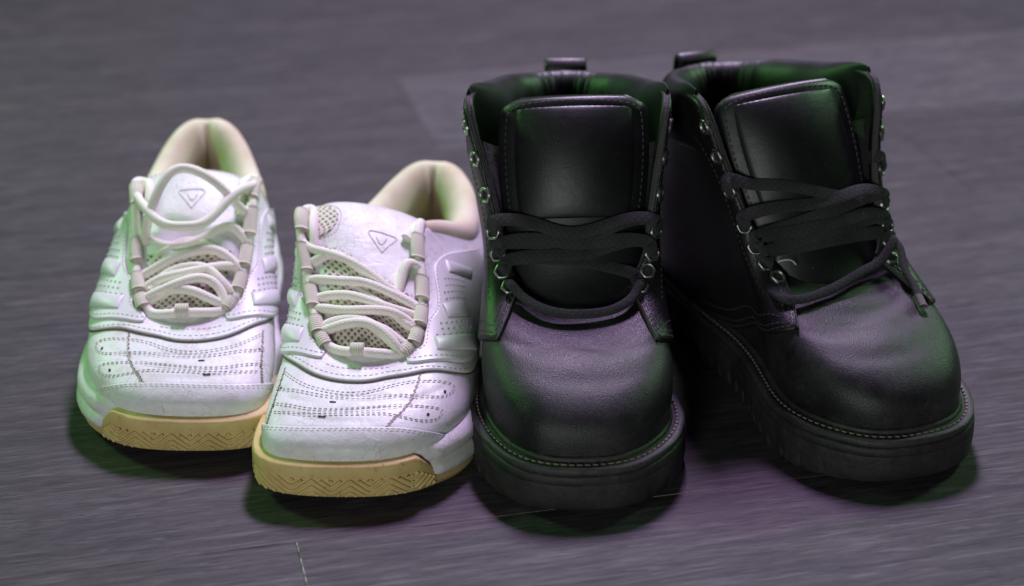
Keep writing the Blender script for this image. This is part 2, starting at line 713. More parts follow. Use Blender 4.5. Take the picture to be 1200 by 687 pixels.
# ------------------------------------------------------------------ floor
def build_floor():
    Ctx.mir, Ctx.y0 = 1.0, 0.0
    ang = radians(13.4)
    Wd, Ln, G = 0.177, 1.28, 0.00006
    th = 0.008
    fl = mk('floor', [(-5, -4, -th - .004), (5, -4, -th - .004), (5, 7, -th - .004), (-5, 7, -th - .004)], [(0, 1, 2, 3)], 'subfloor', None, False)
    fl['kind'] = 'structure'
    bv = 0.00055
    hw, hl = Wd / 2 - G / 2, Ln / 2 - G / 2
    V = []
    for (x, y, z) in ((hl, hw, -th), (hl, hw, -bv), (hl - bv, hw - bv, 0)):
        V += [(-x, -y, z), (x, -y, z), (x, y, z), (-x, y, z)]
    F = [(8, 9, 10, 11)]
    for b in (0, 4):
        for i in range(4):
            j = (i + 1) % 4
            F.append((b + i, b + j, b + 4 + j, b + 4 + i))
    proto = None
    d = np.array([cos(ang), sin(ang)])
    nn = np.array([-sin(ang), cos(ang)])
    rnd = random.Random(3)
    for r in range(-10, 17):
        ac = 0.802 + (r + 0.5) * Wd
        # row r lies between across = .802 + r*W and .802 + (r+1)*W
        st = {-1: 0.080, 3: 0.258, 0: 0.86, 1: -0.25, 2: 0.62, 4: -0.33, 5: 0.5}.get(r, rnd.uniform(0, Ln))
        for k in range(-4, 4):
            al = st + (k + 0.5) * Ln
            c = d * al + nn * ac
            if abs(c[0]) > 3.2 or c[1] < -1.2 or c[1] > 4.2:
                continue
            if proto is None:
                proto = mk('plank', V, F, 'laminate', fl, False)
                proto.data.materials.append(MAT['pressed_edge'])
                for pl in proto.data.polygons:
                    if .3 < abs(pl.normal.y) < .95:
                        pl.material_index = 1
                o = proto
            else:
                o = proto.copy()
                COL.objects.link(o)
                o.parent = fl
            o.location = (c[0], c[1], 0)
            tone = rnd.uniform(.74, .94)
            if r == 3:
                tone = 1.08 if k == 0 else .82
            if r == -1:
                tone = .78 if k == 0 else .86
            o.color = (tone, tone, tone, 1)
            o.rotation_euler = (0, 0, ang + (pi if rnd.random() < .5 and not (r == -1 and k == 0) else 0))
            if r == -1 and k == 0:                # chipped pale end of one plank
                o.data = proto.data.copy()
                o.data.materials.append(MAT['chipped_edge'])
                for pl in o.data.polygons:
                    if pl.normal.x < -.5:
                        pl.material_index = 2


build_floor()


# ------------------------------------------------------------------ the two shoe forms (toe at y = 0, heel at y = +L, outer side +x)
def snk_keys(side):
    # half widths are for the outer side; the inner side is slimmer at the waist and carries the lacing
    k = [((0.000, 0.002, .025), (-.003, 0.068, .0505), (.004, .018), (0.000, -.036, -.004)),
         ((0.027, 0.012, .025), (0.009, 0.069, .0510), (.004, .018), (0.007, -.033, -.005)),
         ((0.0465, 0.037, .0245), (0.0185, 0.075, .0540), (.005, .019), (0.016, -.025, -.006)),
         ((0.0535, 0.068, .024), (0.023, 0.095, .0625), (.004, .022), (0.021, -.014, -.010)),
         ((0.0520, 0.105, .025), (0.0255, 0.125, .0780), (.004, .028), (0.021, -.007, -.016)),
         ((0.0465, 0.150, .026), (0.0285, 0.158, .0960), (.003, .036), (0.015, -.002, -.030)),
         ((0.0430, 0.200, .028), (0.0345, 0.204, .0750), (.003, .030), (0.009, 0.000, -.022)),
         ((0.0370, 0.245, .030), (0.0300, 0.246, .0750), (.005, .024), (0.007, 0.000, -.020)),
         ((0.0220, 0.279, .031), (0.0170, 0.275, .0880), (.006, .026), (0.004, 0.006, -.022)),
         ((0.000, 0.287, .031), (0.000, 0.284, .0910), (.006, .026), (0.000, 0.008, -.024))]
    if side < 0:
        fx = [0, .009, .0025, -.003, -.006, -.006, -.002, -.001, 0, 0]
        tx = [0, .006, .006, .007, .008, .008, .003, 0, 0, 0]
        k = [((F[0] + a, F[1] - (.010 if i == 1 else .014 if i == 2 else .006 if i == 3 else .003 if i < 5 else 0), F[2]), (T[0] + b, T[1], T[2]), c, (d[0] * .9, d[1], d[2]))
             for i, ((F, T, c, d), a, b) in enumerate(zip(k, fx, tx))][1:9]
    return k


SNK = Surf(snk_keys(1), snk_keys(-1))

BOOT = Surf(
    [((0.000, 0.012, .028), (0.000, 0.100, .0815), (.006, .037), (0.000, -.050, -.019)),
     ((0.0225, 0.0165, .028), (0.014, 0.101, .0815), (.006, .037), (0.008, -.046, -.018)),
     ((0.0385, 0.036, .028), (0.027, 0.105, .084), (.006, .036), (0.016, -.034, -.016)),
     ((0.0475, 0.068, .028), (0.036, 0.112, .095), (.006, .034), (0.013, -.014, -.022)),
     ((0.047, 0.105, .028), (0.041, 0.121, .116), (.004, .036), (0.008, -.004, -.030)),
     ((0.043, 0.145, .028), (0.050, 0.134, .147), (.002, .040), (0.000, -.002, -.036)),
     ((0.040, 0.188, .028), (0.058, 0.150, .175), (.002, .045), (0.000, 0.008, -.040)),
     ((0.038, 0.232, .028), (0.049, 0.196, .166), (.004, .040), (0.000, 0.004, -.036)),
     ((0.031, 0.266, .028), (0.037, 0.241, .155), (.006, .038), (0.000, 0.006, -.034)),
     ((0.017, 0.284, .028), (0.019, 0.264, .149), (.007, .036), (0.000, 0.010, -.032)),
     ((0.000, 0.289, .028), (0.000, 0.271, .148), (.007, .036), (0.000, 0.010, -.032))],
    [((0.0225, 0.0165, .028), (0.014, 0.101, .0815), (.006, .037), (0.008, -.046, -.018)),
     ((0.0400, 0.034, .028), (0.027, 0.105, .084), (.006, .036), (0.016, -.034, -.016)),
     ((0.0485, 0.064, .028), (0.036, 0.112, .095), (.006, .034), (0.013, -.014, -.022)),
     ((0.0405, 0.105, .028), (0.041, 0.121, .116), (.004, .036), (0.008, -.004, -.030)),
     ((0.0355, 0.145, .028), (0.046, 0.134, .147), (.002, .040), (0.000, -.002, -.036)),
     ((0.0380, 0.188, .028), (0.051, 0.150, .175), (.002, .045), (0.000, 0.008, -.040)),
     ((0.0380, 0.232, .028), (0.049, 0.196, .166), (.004, .040), (0.000, 0.004, -.036)),
     ((0.030, 0.266, .028), (0.037, 0.241, .155), (.006, .038), (0.000, 0.006, -.034)),
     ((0.017, 0.284, .028), (0.019, 0.264, .149), (.007, .036), (0.000, 0.010, -.032))])

# pose of each shoe: (toe x, toe y on the floor, turn about z, mirror)
POSE = {
    'LS': (-0.181, 0.880, radians(3.8), -1.0),
    'RS': (-0.083, 0.832, radians(-7.0), 1.0),
    'LB': (0.035, 0.817, radians(0.5), -1.0),
    'RB': (0.218, 0.851, radians(21.5), 1.0),
}
Y0 = {'S': 0.145, 'B': 0.145}




def deform_rs(V):
    # worn-over instep: the lacing has sagged towards the inner side
    V = V.copy()
    w = np.clip((V[..., 2] - .030) / .068, 0, 1.3) * np.exp(-((V[..., 1] - .150) / .062) ** 2)
    V[..., 2] += w * (-.09 * V[..., 0] - .004)
    V[..., 0] -= .017 * w
    hz = np.clip((V[..., 1] - .19) / .08, 0, 1) * np.clip((V[..., 2] - .03) / .06, 0, 1.2)
    V[..., 2] -= .010 * hz
    return V


def deform_rb(V):
    V = V.copy()
    w = np.clip((V[..., 2] - .055) / .11, 0, 1.15) * np.exp(-((np.minimum(V[..., 1], .3) - .13) / .075) ** 2)
    V[..., 0] -= .015 * w
    return V


DEFORM = {'RS': deform_rs, 'RB': deform_rb}


def pose_root(key, name, label, cat, group):
    x, y, rz, mir = POSE[key]
    y0 = Y0[key[1]]
    Ctx.mir, Ctx.y0, Ctx.deform = mir, y0, DEFORM.get(key)
    return root(name, label, cat, group, (x - sin(rz) * y0, y + cos(rz) * y0, 0), rz)


class Strip:
    """tongue-like strip: u = 0..1 along a centre line, v = -1..1 across, arched"""

    def __init__(s, pts, widths, arch, roll=0.0, twist=None):
        s.C = np.asarray(pts, float)
        s.w = natural_w(len(s.C))
        s.wd = np.asarray(widths, float)
        s.arch = arch
        s.roll = roll

    def ev(s, u, v):
        u, v = np.broadcast_arrays(np.asarray(u, float), np.asarray(v, float))
        sh = u.shape
        k = np.clip(u.ravel(), -0.02, 1.02) * (len(s.C) - 1)
        W = s.w(k)
        c = W @ s.C
        wd = W @ s.wd
        c2 = s.w(k + 0.02) @ s.C
        t = unit(c2 - c)
        x = np.array([cos(s.roll), 0, sin(s.roll)])
        n = unit(np.cross(x, t))
        b = v.ravel()[:, None]
        P = c + x * b * wd[:, None] - n * s.arch * np.abs(b) ** 2.2
        return P.reshape(*sh, 3)

    def nr(s, u, v):
        e = 1e-3
        du = s.ev(np.asarray(u) + e, v) - s.ev(np.asarray(u) - e, v)
        dv = s.ev(u, np.asarray(v) + e) - s.ev(u, np.asarray(v) - e)
        return unit(np.cross(dv, du))

    def off(s, u, v, h):
        return s.ev(u, v) + s.nr(u, v) * np.asarray(h, float)[..., None]


def strip_body(name, S, mat, parent, th, n=48, m=25, u0=0.0, u1=1.0, round_top=0.12):
    """solid tongue from a Strip: top and bottom skins, rounded edges and end"""
    t = np.linspace(-1, 1, m)
    b = np.sin(t * pi / 2)
    a = u0 + (u1 - u0) * np.linspace(0, 1, n)
    prof = th * (1 - np.abs(b) ** 8) ** 0.5
    rows = []
    for i, ai in enumerate(a):
        r = np.clip((u1 - ai) / round_top, 0, 1)
        k = (1 - (1 - r) ** 4) ** 0.5 if r < 1 else 1.0
        kw = 1.0 - 0.28 * (1 - r) ** 4
        bb = b * kw
        top = S.off(np.full(m, ai), bb, prof * k * 0.6)
        bot = S.off(np.full(m, ai), bb[::-1], -prof[::-1] * k * 0.4)
        rows.append(np.concatenate([top, bot]))
    P = np.array(rows)
    V, f = P.reshape(-1, 3), grid_faces(n, 2 * m, False, True)
    f = f + [tuple(range(2 * m)), tuple((n - 1) * 2 * m + j for j in range(2 * m - 1, -1, -1))]
    f = [tuple(reversed(q)) for q in f]
    return mk(name, V, f, mat, parent, True)


def outline(S, u, v=0.0):
    P = S.ev(u, np.full(len(u), v))
    e = 1e-2
    t = S.ev(u + e, np.full(len(u), v)) - S.ev(u - e, np.full(len(u), v))
    n = unit(np.stack([t[:, 1], -t[:, 0], 0 * t[:, 0]], 1))
    return P, n


def ring_loft(name, S, u, rings, mat, parent, cu=True, cap=None, sharp=40):
    """rings: list of (offset outward array, height array) about the sole edge of S"""
    P, n = outline(S, u)
    R = []
    for d, z in rings:
        q = P + n * np.asarray(d)[:, None] if np.ndim(d) else P + n * d
        q = q.copy()
        q[:, 2] = z
        R.append(q)
    G = np.stack(R, 1)
    N, M = G.shape[:2]
    f = grid_faces(N, M, cu, False)
    if cap == 'bottom':
        f.append(tuple(i * M for i in range(N)))
    if cap == 'ends':
        f += [tuple(range(M)), tuple((N - 1) * M + j for j in range(M - 1, -1, -1))]
    return mk(name, G, f, mat, parent, True, None, None, sharp)


def throat(S, klo, khi, arch):
    N = unit(np.array([0, -0.55, 0.83]))

    def f(pts, n=None):
        out = []
        for a, b, h in pts:
            k = klo + a * (khi - klo)
            L = S.ev(np.array([-k]), np.array([6.0]))[0]
            R = S.ev(np.array([k]), np.array([6.0]))[0]
            out.append(L * (1 - b) / 2 + R * (1 + b) / 2 + N * (h + arch * (1 - min(b * b, 1.0))))
        return np.array(out) if n is None else spline(out, n)
    return f


# ------------------------------------------------------------------ sneaker
def build_sneaker(key, label):
    S = SNK
    K = S.K
    r = pose_root(key, 'sneaker', label, 'sneaker', 'pair of white sneakers')
    rs = key == 'RS'
    # upper: outer skin, rolled edge, inner skin
    nu = 200
    u = np.linspace(0, K, nu, endpoint=False)
    v = np.concatenate([np.linspace(0, 6, 46)])
    uu, vv = np.meshgrid(u, v, indexing='ij')
    us = np.where(uu > K / 2, uu - K, uu)
    # flex creases across the vamp
    crease = np.zeros_like(uu)
    for u0, v0, sl, a, w in ((0.4, 3.3, 0.10, .0007, .16), (-0.6, 2.7, -0.08, .0006, .14), (0.2, 4.0, 0.05, .0006, .15), (1.2, 3.6, -.4, .0007, .18), (-1.3, 3.4, .35, .0006, .16)):
        crease -= a * np.exp(-((vv - v0 - sl * (us - u0)) / w) ** 2) * np.exp(-((us - u0) / 0.9) ** 2)
    outer = S.ev(uu, vv) + S.nr(uu, vv) * crease[..., None]
    vi = np.array([6.0, 5.9, 5.5, 5, 4, 3, 2, 1.2])
    ui, vvi = np.meshgrid(u, vi, indexing='ij')
    inn = S.off(ui, vvi, np.full(ui.shape, -0.0028))
    grid('upper', np.concatenate([outer, inn], 1), 'white_leather', r, cu=True)
    # insole
    P, n = outline(S, u, 0.4)
    ring = P - n * 0.004
    ring[:, 2] = 0.034
    cen = ring.copy()
    cen[:, 0] *= 0.02
    cen[:, 1] = np.clip(cen[:, 1], 0.04, 0.255)
    grid('insole', np.stack([ring, cen], 1), 'insole', r, cu=True)

    # ---- soles
    nu = 420
    u = np.linspace(0, K, nu, endpoint=False)
    us = np.where(u > K / 2, u - K, u)
    P, n = outline(S, u)
    y = P[:, 1]
    zb = smooth_tab(y, [(-.01, .0075), (.055, 0.0), (.20, 0.0), (.292, .004)])
    zf = P[:, 2]
    full = zf + 0.0015 - zb
    low = np.where(us > 0, 0.0085, 0.0125)
    k_lat = np.clip((1.55 - us) / 0.42, 0, 1)
    k_med = np.clip((us + 3.5) / 0.9, 0, 1)
    kk = np.where(us > 0, k_lat, k_med)
    ho = low + (full - low) * kk
    grow = 0.7 + 0.3 * kk
    outs = ring_loft('outsole', S, u, [
        (-0.012, zb), (0.0015, zb), (0.0042 * grow, zb + .0006), (0.0056 * grow, zb + .0025), (0.0064 * grow, zb + .35 * ho), (0.0064 * grow, zb + .64 * ho),
        (0.0072 * grow, zb + .67 * ho), (0.0073 * grow, zb + .80 * ho), (0.0070 * grow, zb + .95 * ho), (0.0060 * grow, zb + ho), (0.0, zb + ho + .0006)], 'gum_rubber', r, cap='bottom')
    mk_ = 1 - kk * 0.75
    z0 = zb + low * 0.7
    hm = zf + 0.0040 - z0
    mid = ring_loft('midsole', S, u, [(0.0 * mk_, z0), (0.0048 * mk_, z0 + .02 * hm), (0.0070 * mk_, z0 + .14 * hm), (0.0078 * mk_, z0 + .28 * hm), (0.0068 * mk_, z0 + .42 * hm), (0.0046 * mk_, z0 + .49 * hm), (0.0058 * mk_, z0 + .56 * hm), (0.0066 * mk_, z0 + .68 * hm),
                                      (0.0058 * mk_, z0 + .84 * hm), (0.0036 * mk_, z0 + .95 * hm), (0.0015 * mk_, z0 + 1.0 * hm), (-0.001 + 0 * u, z0 + 1.0 * hm)], 'midsole_white', r, sharp=60)
    # herringbone tread ridges on the toe wall
    ut = np.linspace(-3.0, 1.45, 700)
    P, n = outline(S, ut)
    L = np.concatenate([[0], np.cumsum(np.linalg.norm(np.diff(P[:, :2], axis=0), axis=1))])
    L -= np.interp(0.0, ut, L)
    zbt = smooth_tab(P[:, 1], [(-.01, .0075), (.055, 0.0), (.20, 0.0), (.292, .004)])
    ft = P[:, 2] + .0015 - zbt
    lowt = np.where(ut > 0, .0085, .0125)
    kt = np.where(ut > 0, np.clip((1.55 - ut) / .42, 0, 1), np.clip((ut + 3.5) / .9, 0, 1))
    hot = lowt + (ft - lowt) * kt
    # triangle wave in the middle, slanted blocks to the sides
    per = 0.0190
    ph = (L / per) % 1.0
    tri = np.abs(ph - 0.5) * 2
    blk = np.floor((np.abs(L) - 0.030) / 0.019)
    x = np.abs(L) - 0.030 - blk * 0.019
    slant = np.where(blk % 2 == 0, x * 0.85, (0.019 - x) * 0.85)
    w_mid = np.abs(L) < 0.030
    basez = np.where(w_mid, tri * 0.0080, slant)
    for i in range(-8, 9):
        z = basez + i * 0.0036
        ok = (z > 0.0022) & (z < 0.60 * hot)
        parts = []
        j = 0
        while j < len(ut):
            if not ok[j]:
                j += 1
                continue
            e = j
            while e + 1 < len(ut) and ok[e + 1] and abs(z[e + 1] - z[e]) < .003:
                e += 1
            if e - j > 6:
                idx = np.unique(np.linspace(j, e, max(4, (e - j) // 3)).astype(int))
                g = 0.7 + 0.3 * kt[idx]
                dd = np.interp(z[idx] / hot[idx], [0, .1, .35, .6], [.0042, .0056, .0064, .0064]) * g
                q = P[idx] + n[idx] * (dd)[:, None]
                q[:, 2] = zbt[idx] + z[idx]
                if len(q) >= 4:
                    up = n[idx]
                    parts.append(sweep_data(q, up, np.array([(.0010, -.0004), (.0005, .0011), (-.0005, .0011), (-.0010, -.0004)])))
            j = e + 1
        for q in parts:
            mk('tread_ridge', q[0], q[1], 'gum_rubber', outs)

    # ---- toe cap
    cap = [(-2.40, -.05), (-2.0, .95), (-1.34, 1.80), (-.6, 2.22), (.18, 2.30), (.8, 2.10), (1.2, 1.68), (1.62, .90), (2.0, -.05)]
    lo = [(-2.30, -.06), (-1.9, -.06), (-1.3, -.06), (-.6, -.06), (.18, -.06), (.8, -.06), (1.2, -.06), (1.6, -.06), (1.9, -.06)]
    tc = patch('toe_cap', S, lo, cap, 'white_cap', r, h=.0015, n=90, m=16)
    st = []
    for dv in (0.13, 0.26):
        st += stitch_uv(S, [(a * (1 - .06 * dv), b - dv) for a, b in cap[1:-1]], h=.0013, ln=.0021, gap=.0008, r=.00036)
    # ---- throat overlay with its dark lapped edge
    fl = [(-5.4, 2.4), (-4.3, 1.9), (-3.3, 2.5), (-2.55, 3.85), (-1.9, 4.55), (-1.2, 4.75), (-.5, 4.78), (.25, 4.85), (.95, 5.02), (1.72, 4.85), (2.4, 3.95), (3.2, 1.95), (4.3, 1.6), (5.4, 2.2)]
    tp = [(-5.2, 5.97), (-4.5, 5.97), (-3.7, 5.97), (-3.0, 5.97), (-2.3, 5.97), (-1.4, 5.97), (-.5, 5.97), (.3, 5.97), (1.0, 5.97), (1.9, 5.97), (2.7, 5.97), (3.4, 5.97), (4.3, 5.97), (5.2, 5.97)]
    patch('eyestay', S, fl, tp, 'white_leather', r, h=.0015, n=150, m=16)
    C = uvcurve([(a, b - .05) for a, b in fl], 140)
    sweep('edge_seam', S.off(C[:, 0], C[:, 1], np.full(140, .0005)), S.nr(C[:, 0], C[:, 1]), circ(.00045, 6), 'seam_dark', r)
    st += stitch_uv(S, [(a, b + .22) for a, b in fl], h=.0015, ln=.002, gap=.0011, r=.00030, n=200)
    st += stitch_uv(S, [(-1.5, 5.3), (-.8, 5.35), (0, 5.4), (.6, 5.45), (1.2, 5.5)], h=.0015, ln=.002, gap=.001, r=.00034)

    # ---- wavy double stitch lines over the vamp
    w1 = [(-2.55, 3.05), (-1.9, 3.75), (-1.05, 4.02), (-.39, 4.02), (.3, 4.15), (1.0, 4.40), (1.65, 4.25), (2.15, 3.55), (2.42, 2.75), (2.36, 2.35), (2.05, 2.5), (1.67, 3.10), (1.2, 3.62), (.62, 3.74), (.03, 3.70), (-.69, 3.66), (-1.31, 3.55), (-1.8, 3.15), (-2.25, 2.4)]
    w2 = [(-2.0, 2.2), (-1.5, 2.82), (-1.03, 3.05), (-.5, 3.18), (.05, 3.30), (.6, 3.36), (1.12, 3.22), (1.55, 2.75), (1.82, 2.2), (1.84, 1.75), (1.65, 1.6), (1.36, 1.92), (1.06, 2.40), (.72, 2.78), (.28, 2.88), (-.28, 2.84), (-.87, 2.70), (-1.31, 2.45), (-1.77, 1.9)]
    w1 = [(a, b + .22) for a, b in w1]
    w2 = [(a, b + .14) for a, b in w2]
    for w in (w1, w2):
        cx = np.mean(w, axis=0)
        for k in (1.0, 0.93):
            q = []
            for i, (a, b) in enumerate(w):
                t_ = np.array(w[min(i + 1, len(w) - 1)]) - np.array(w[max(i - 1, 0)])
                nn = np.array([-t_[1], t_[0]])
                nn = nn / (np.linalg.norm(nn) + 1e-9) * np.array([.35, 1])
                q.append(tuple(np.array([a, b]) + nn * (0.0 if k == 1.0 else -0.12)))
            st += stitch_uv(S, q, h=.0001, ln=.0019, gap=.0009, r=.00023, n=220)
    mk_join('stitching', st, 'stitch_grey', r, 'stuff')
    # ---- zigzag seams down the vamp
    for sm in ([(-2.55, 3.42), (-2.08, 2.69), (-1.80, 1.95), (-1.68, 1.25)], [(1.86, 4.6), (1.52, 3.94), (1.16, 3.16), (.85, 2.64), (.64, 2.12)]):
        C = uvcurve(sm, 30)
        z = np.where(np.arange(30) % 2 == 0, 1, -1) * 0.045
        C = C + np.stack([z, z * 0.5], 1)
        sweep('zigzag_seam', S.off(C[:, 0], C[:, 1], np.full(30, .0002)), S.nr(C[:, 0], C[:, 1]), circ(.00038, 5), 'seam_pink', r)
    # vent slots
    for a, b in ((-.51, 3.69), (-.57, 2.86)):
        C = np.stack([np.linspace(a - .07, a + .07, 6), np.full(6, b)], 1)
        sweep('vent_slot', S.off(C[:, 0], C[:, 1], np.full(6, .00005)), S.nr(C[:, 0], C[:, 1]), circ(.0004, 6, .0003), 'dark_hole', r)
    for a, b in ((2.14, 2.95), (1.55, 2.28), (-2.1, 3.05), (-1.85, 2.3)):
        C = np.stack([np.linspace(a - .02, a + .02, 6), np.linspace(b - .06, b + .06, 6)], 1)
        sweep('vent_slot', S.off(C[:, 0], C[:, 1], np.full(6, .00005)), S.nr(C[:, 0], C[:, 1]), circ(.0007, 6, .0003), 'dark_hole', r)

    # ---- side panels, both sides
    for sg in (1, -1):
        up_ = [(1.75, 5.62), (2.15, 5.66), (2.5, 5.40), (2.85, 5.50), (3.25, 5.45), (3.6, 5.15), (4.0, 5.12), (4.4, 5.20), (4.75, 4.95), (5.3, 4.6), (6.0, 4.3)]
        dn_ = [(1.70, 5.45), (2.1, 5.0), (2.4, 4.55), (2.7, 3.85), (3.0, 3.0), (3.4, 2.25), (3.8, 1.75), (4.2, 1.45), (4.8, 1.2), (5.4, 1.0), (6.0, 1.0)]
        f_ = lambda L: [(a * sg, b) for a, b in L]
        sp = patch('side_panel', S, f_(dn_), f_(up_), 'panel_white', r, h=.0028, n=90, m=14)
        ss = stitch_uv(S, f_([(a + .06, b - .14) for a, b in up_]), h=.0028, ln=.0018, gap=.0012, r=.00032, n=160)
        ss += stitch_uv(S, f_([(a + .07, b + .16) for a, b in dn_]), h=.0028, ln=.0018, gap=.0012, r=.00032, n=160)
        mk_join('panel_stitching', ss, 'stitch_grey', sp, 'stuff')
        bars = [((4.72, 4.55), (5.3, 3.0)), ((3.62, 4.75), (4.25, 3.1)), ((2.72, 4.95), (3.75, 2.3))]
        wdt = (0.12, 0.14, 0.15)
        for (p, q), w in zip(bars, wdt):
            pts = [(p[0] + (q[0] - p[0]) * t_, p[1] + (q[1] - p[1]) * t_) for t_ in (0, .33, .66, 1)]
            patch('padded_bar', S, f_([(a - w * .5, b - w * 1.5) for a, b in pts]), f_([(a + w, b + w * 1.3) for a, b in pts]), 'panel_white', sp, h=.0033, n=24, m=9, puff=.0018)
        # dimples between the bars
        dm = []
        for (p0, q0), (p1, q1), rows in ((bars[0], bars[1], 4), (bars[1], bars[2], 3)):
            for i in range(rows):
                for j in range(7):
                    s_ = (i + 1.0) / (rows + 1.0) * 0.72 + 0.14
                    t_ = (j + (0.5 if i % 2 else 0)) / 7.0
                    pa = np.array(p0) * (1 - t_) + np.array(q0) * t_
                    pb = np.array(p1) * (1 - t_) + np.array(q1) * t_
                    c = pa * (1 - s_) + pb * s_
                    uc, vc = c[0] * sg, c[1]
                    p_ = S.off(np.array([uc]), np.array([vc]), np.array([.0029]))[0]
                    nn = S.nr(np.array([uc]), np.array([vc]))[0]
                    a_ = unit(np.cross(nn, [0, 0, 1.0]))
                    dm.append(dash_data(p_, a_, nn, .0013, .0006))
        mk_join('dimples', dm, 'dimple_grey', sp, 'stuff')

    # ---- padded collar
    ku = np.linspace(4.75, K - 4.75, 150)
    T = S.ev(ku, np.full(150, 6.0))
    e = 1e-2
    tn = S.ev(ku + e, np.full(150, 6.0)) - S.ev(ku - e, np.full(150, 6.0))
    o = unit(np.stack([tn[:, 1], -tn[:, 0], 0 * tn[:, 0]], 1))
    gro = 1 - 0.42 * np.exp(-((ku - 9) / .34) ** 2)
    fade = smooth_tab(np.minimum(ku - 4.75, K - 4.75 - ku), [(0, .25), (1.3, 1.0)])
    sec = [(.0028, -.0130), (.0036, -.006), (.0026, .0005), (-.002, .0042), (-.0085, .0030), (-.0140, -.005), (-.0165, -.015), (-.0155, -.026), (-.012, -.037), (-.009, -.050)]
    rows = []
    for i, (a, z) in enumerate(sec):
        aa = a * fade * (gro if i > 2 else 1)
        q = T + o * aa[:, None]
        q[:, 2] += z * (np.where(z < 0, 1, gro)) * (0.3 + .7 * fade)
        q[:, 2] = np.maximum(q[:, 2], .033)
        rows.append(q)
    G = np.stack(rows, 1)
    G = natural_w(len(sec))(np.linspace(0, len(sec) - 1, 34)) @ G.transpose(1, 0, 2).reshape(len(sec), -1)
    G = G.reshape(34, 150, 3).transpose(1, 0, 2)
    grid('collar_lining', G, 'cream_lining', r)

    # ---- tongue
    roll = radians(-4) if rs else radians(1)
    tg = Strip([(0, .060, .044), (-.001, .082, .0570), (-.002, .108, .0720), (-.002, .134, .0870), (-.002, .156, .0965), (-.002, .172, .0985)],
               [.022, .026, .030, .0325, .034, .033], .0075, roll)
    to = strip_body('tongue', tg, 'white_leather', r, .0075)
    A = [(.10, -.78), (.10, -.4), (.10, 0), (.10, .4), (.10, .78)]
    if rs:
        B = [(.60, -.80), (.58, -.4), (.52, 0), (.46, .4), (.42, .78)]
    else:
        B = [(.44, -.80), (.42, -.4), (.40, 0), (.40, .4), (.42, .78)]
    patch('tongue_mesh', tg, A, B, 'cream_mesh', to, h=.0050, n=30, m=14)
    if rs:
        th_ = np.linspace(0, pi, 14)
        patch('tongue_mesh', tg, [(.765 - .125 * cos(x), -.93 + .02 * sin(x)) for x in th_], [(.765 - .125 * cos(x), -.93 + .50 * sin(x) ** .8) for x in th_], 'cream_mesh', to, h=.0052, n=30, m=12)
    tst = []
    for aa in (0.93, .975) if not rs else (.95,):
        pts = [(aa - .02, -.86), (aa, -.5), (aa + .005, 0), (aa, .5), (aa - .02, .86)]
        C = uvcurve(pts, 80)
        tst += stitches_on(tg.off(C[:, 0], C[:, 1], np.full(80, .0043 if aa < .95 else .0036)), tg.nr(C[:, 0], C[:, 1]), ln=.0017, gap=.0008, r=.00036)
    if rs:
        C = uvcurve([(.63, -.9), (.66, -.52), (.74, -.40), (.82, -.42), (.885, -.60), (.90, -.88)], 60)
        tst += stitches_on(tg.off(C[:, 0], C[:, 1], np.full(60, .0045)), tg.nr(C[:, 0], C[:, 1]), ln=.0016, gap=.0008, r=.00034)
    mk_join('tongue_stitching', tst, 'stitch_grey', to, 'stuff')
    # triangular emblem, embossed outline with a small mark inside
    c0 = (.66, .28) if rs else (.68, -.02)
    tri_ = [(.052, -.15), (.046, .17), (.016, .19), (-.05, .03), (-.053, -.03), (.016, -.18)]
    pts = spline([(c0[0] + a, c0[1] + b) for a, b in tri_], 60, True)
    pr = tg.off(pts[:, 0], pts[:, 1], np.full(60, .0046))
    sweep('emblem', np.vstack([pr, pr[:1]]), np.vstack([tg.nr(pts[:, 0], pts[:, 1])] * 1 + [tg.nr(pts[:1, 0], pts[:1, 1])]), circ(.0004, 6), 'logo_pink', to)
    mark = [(c0[0] + a * .5, c0[1] + b * .5) for a, b in ((.03, -.16), (-.04, -.02), (.035, .14))]
    C = uvcurve(mark, 24)
    sweep('emblem', tg.off(C[:, 0], C[:, 1], np.full(24, .0045)), tg.nr(C[:, 0], C[:, 1]), circ(.0005, 6), 'logo_pink', to)

    # ---- laces
    tf = throat(S, 1.55, 5.0, .0050)
    R_ = .0028
    m_ = 1 if rs else -1          # picture-right to outer side

    def cord(paths, name='lace'):
        for pts in paths:
            p = tf([(a, b * m_, h * (.52 if h < .012 else .85)) for a, b, h in pts], 14 * (len(pts) - 1))
            sweep(name, p, (0.05, -.5, .85), circ(R_, 10), 'cream_cord', r)

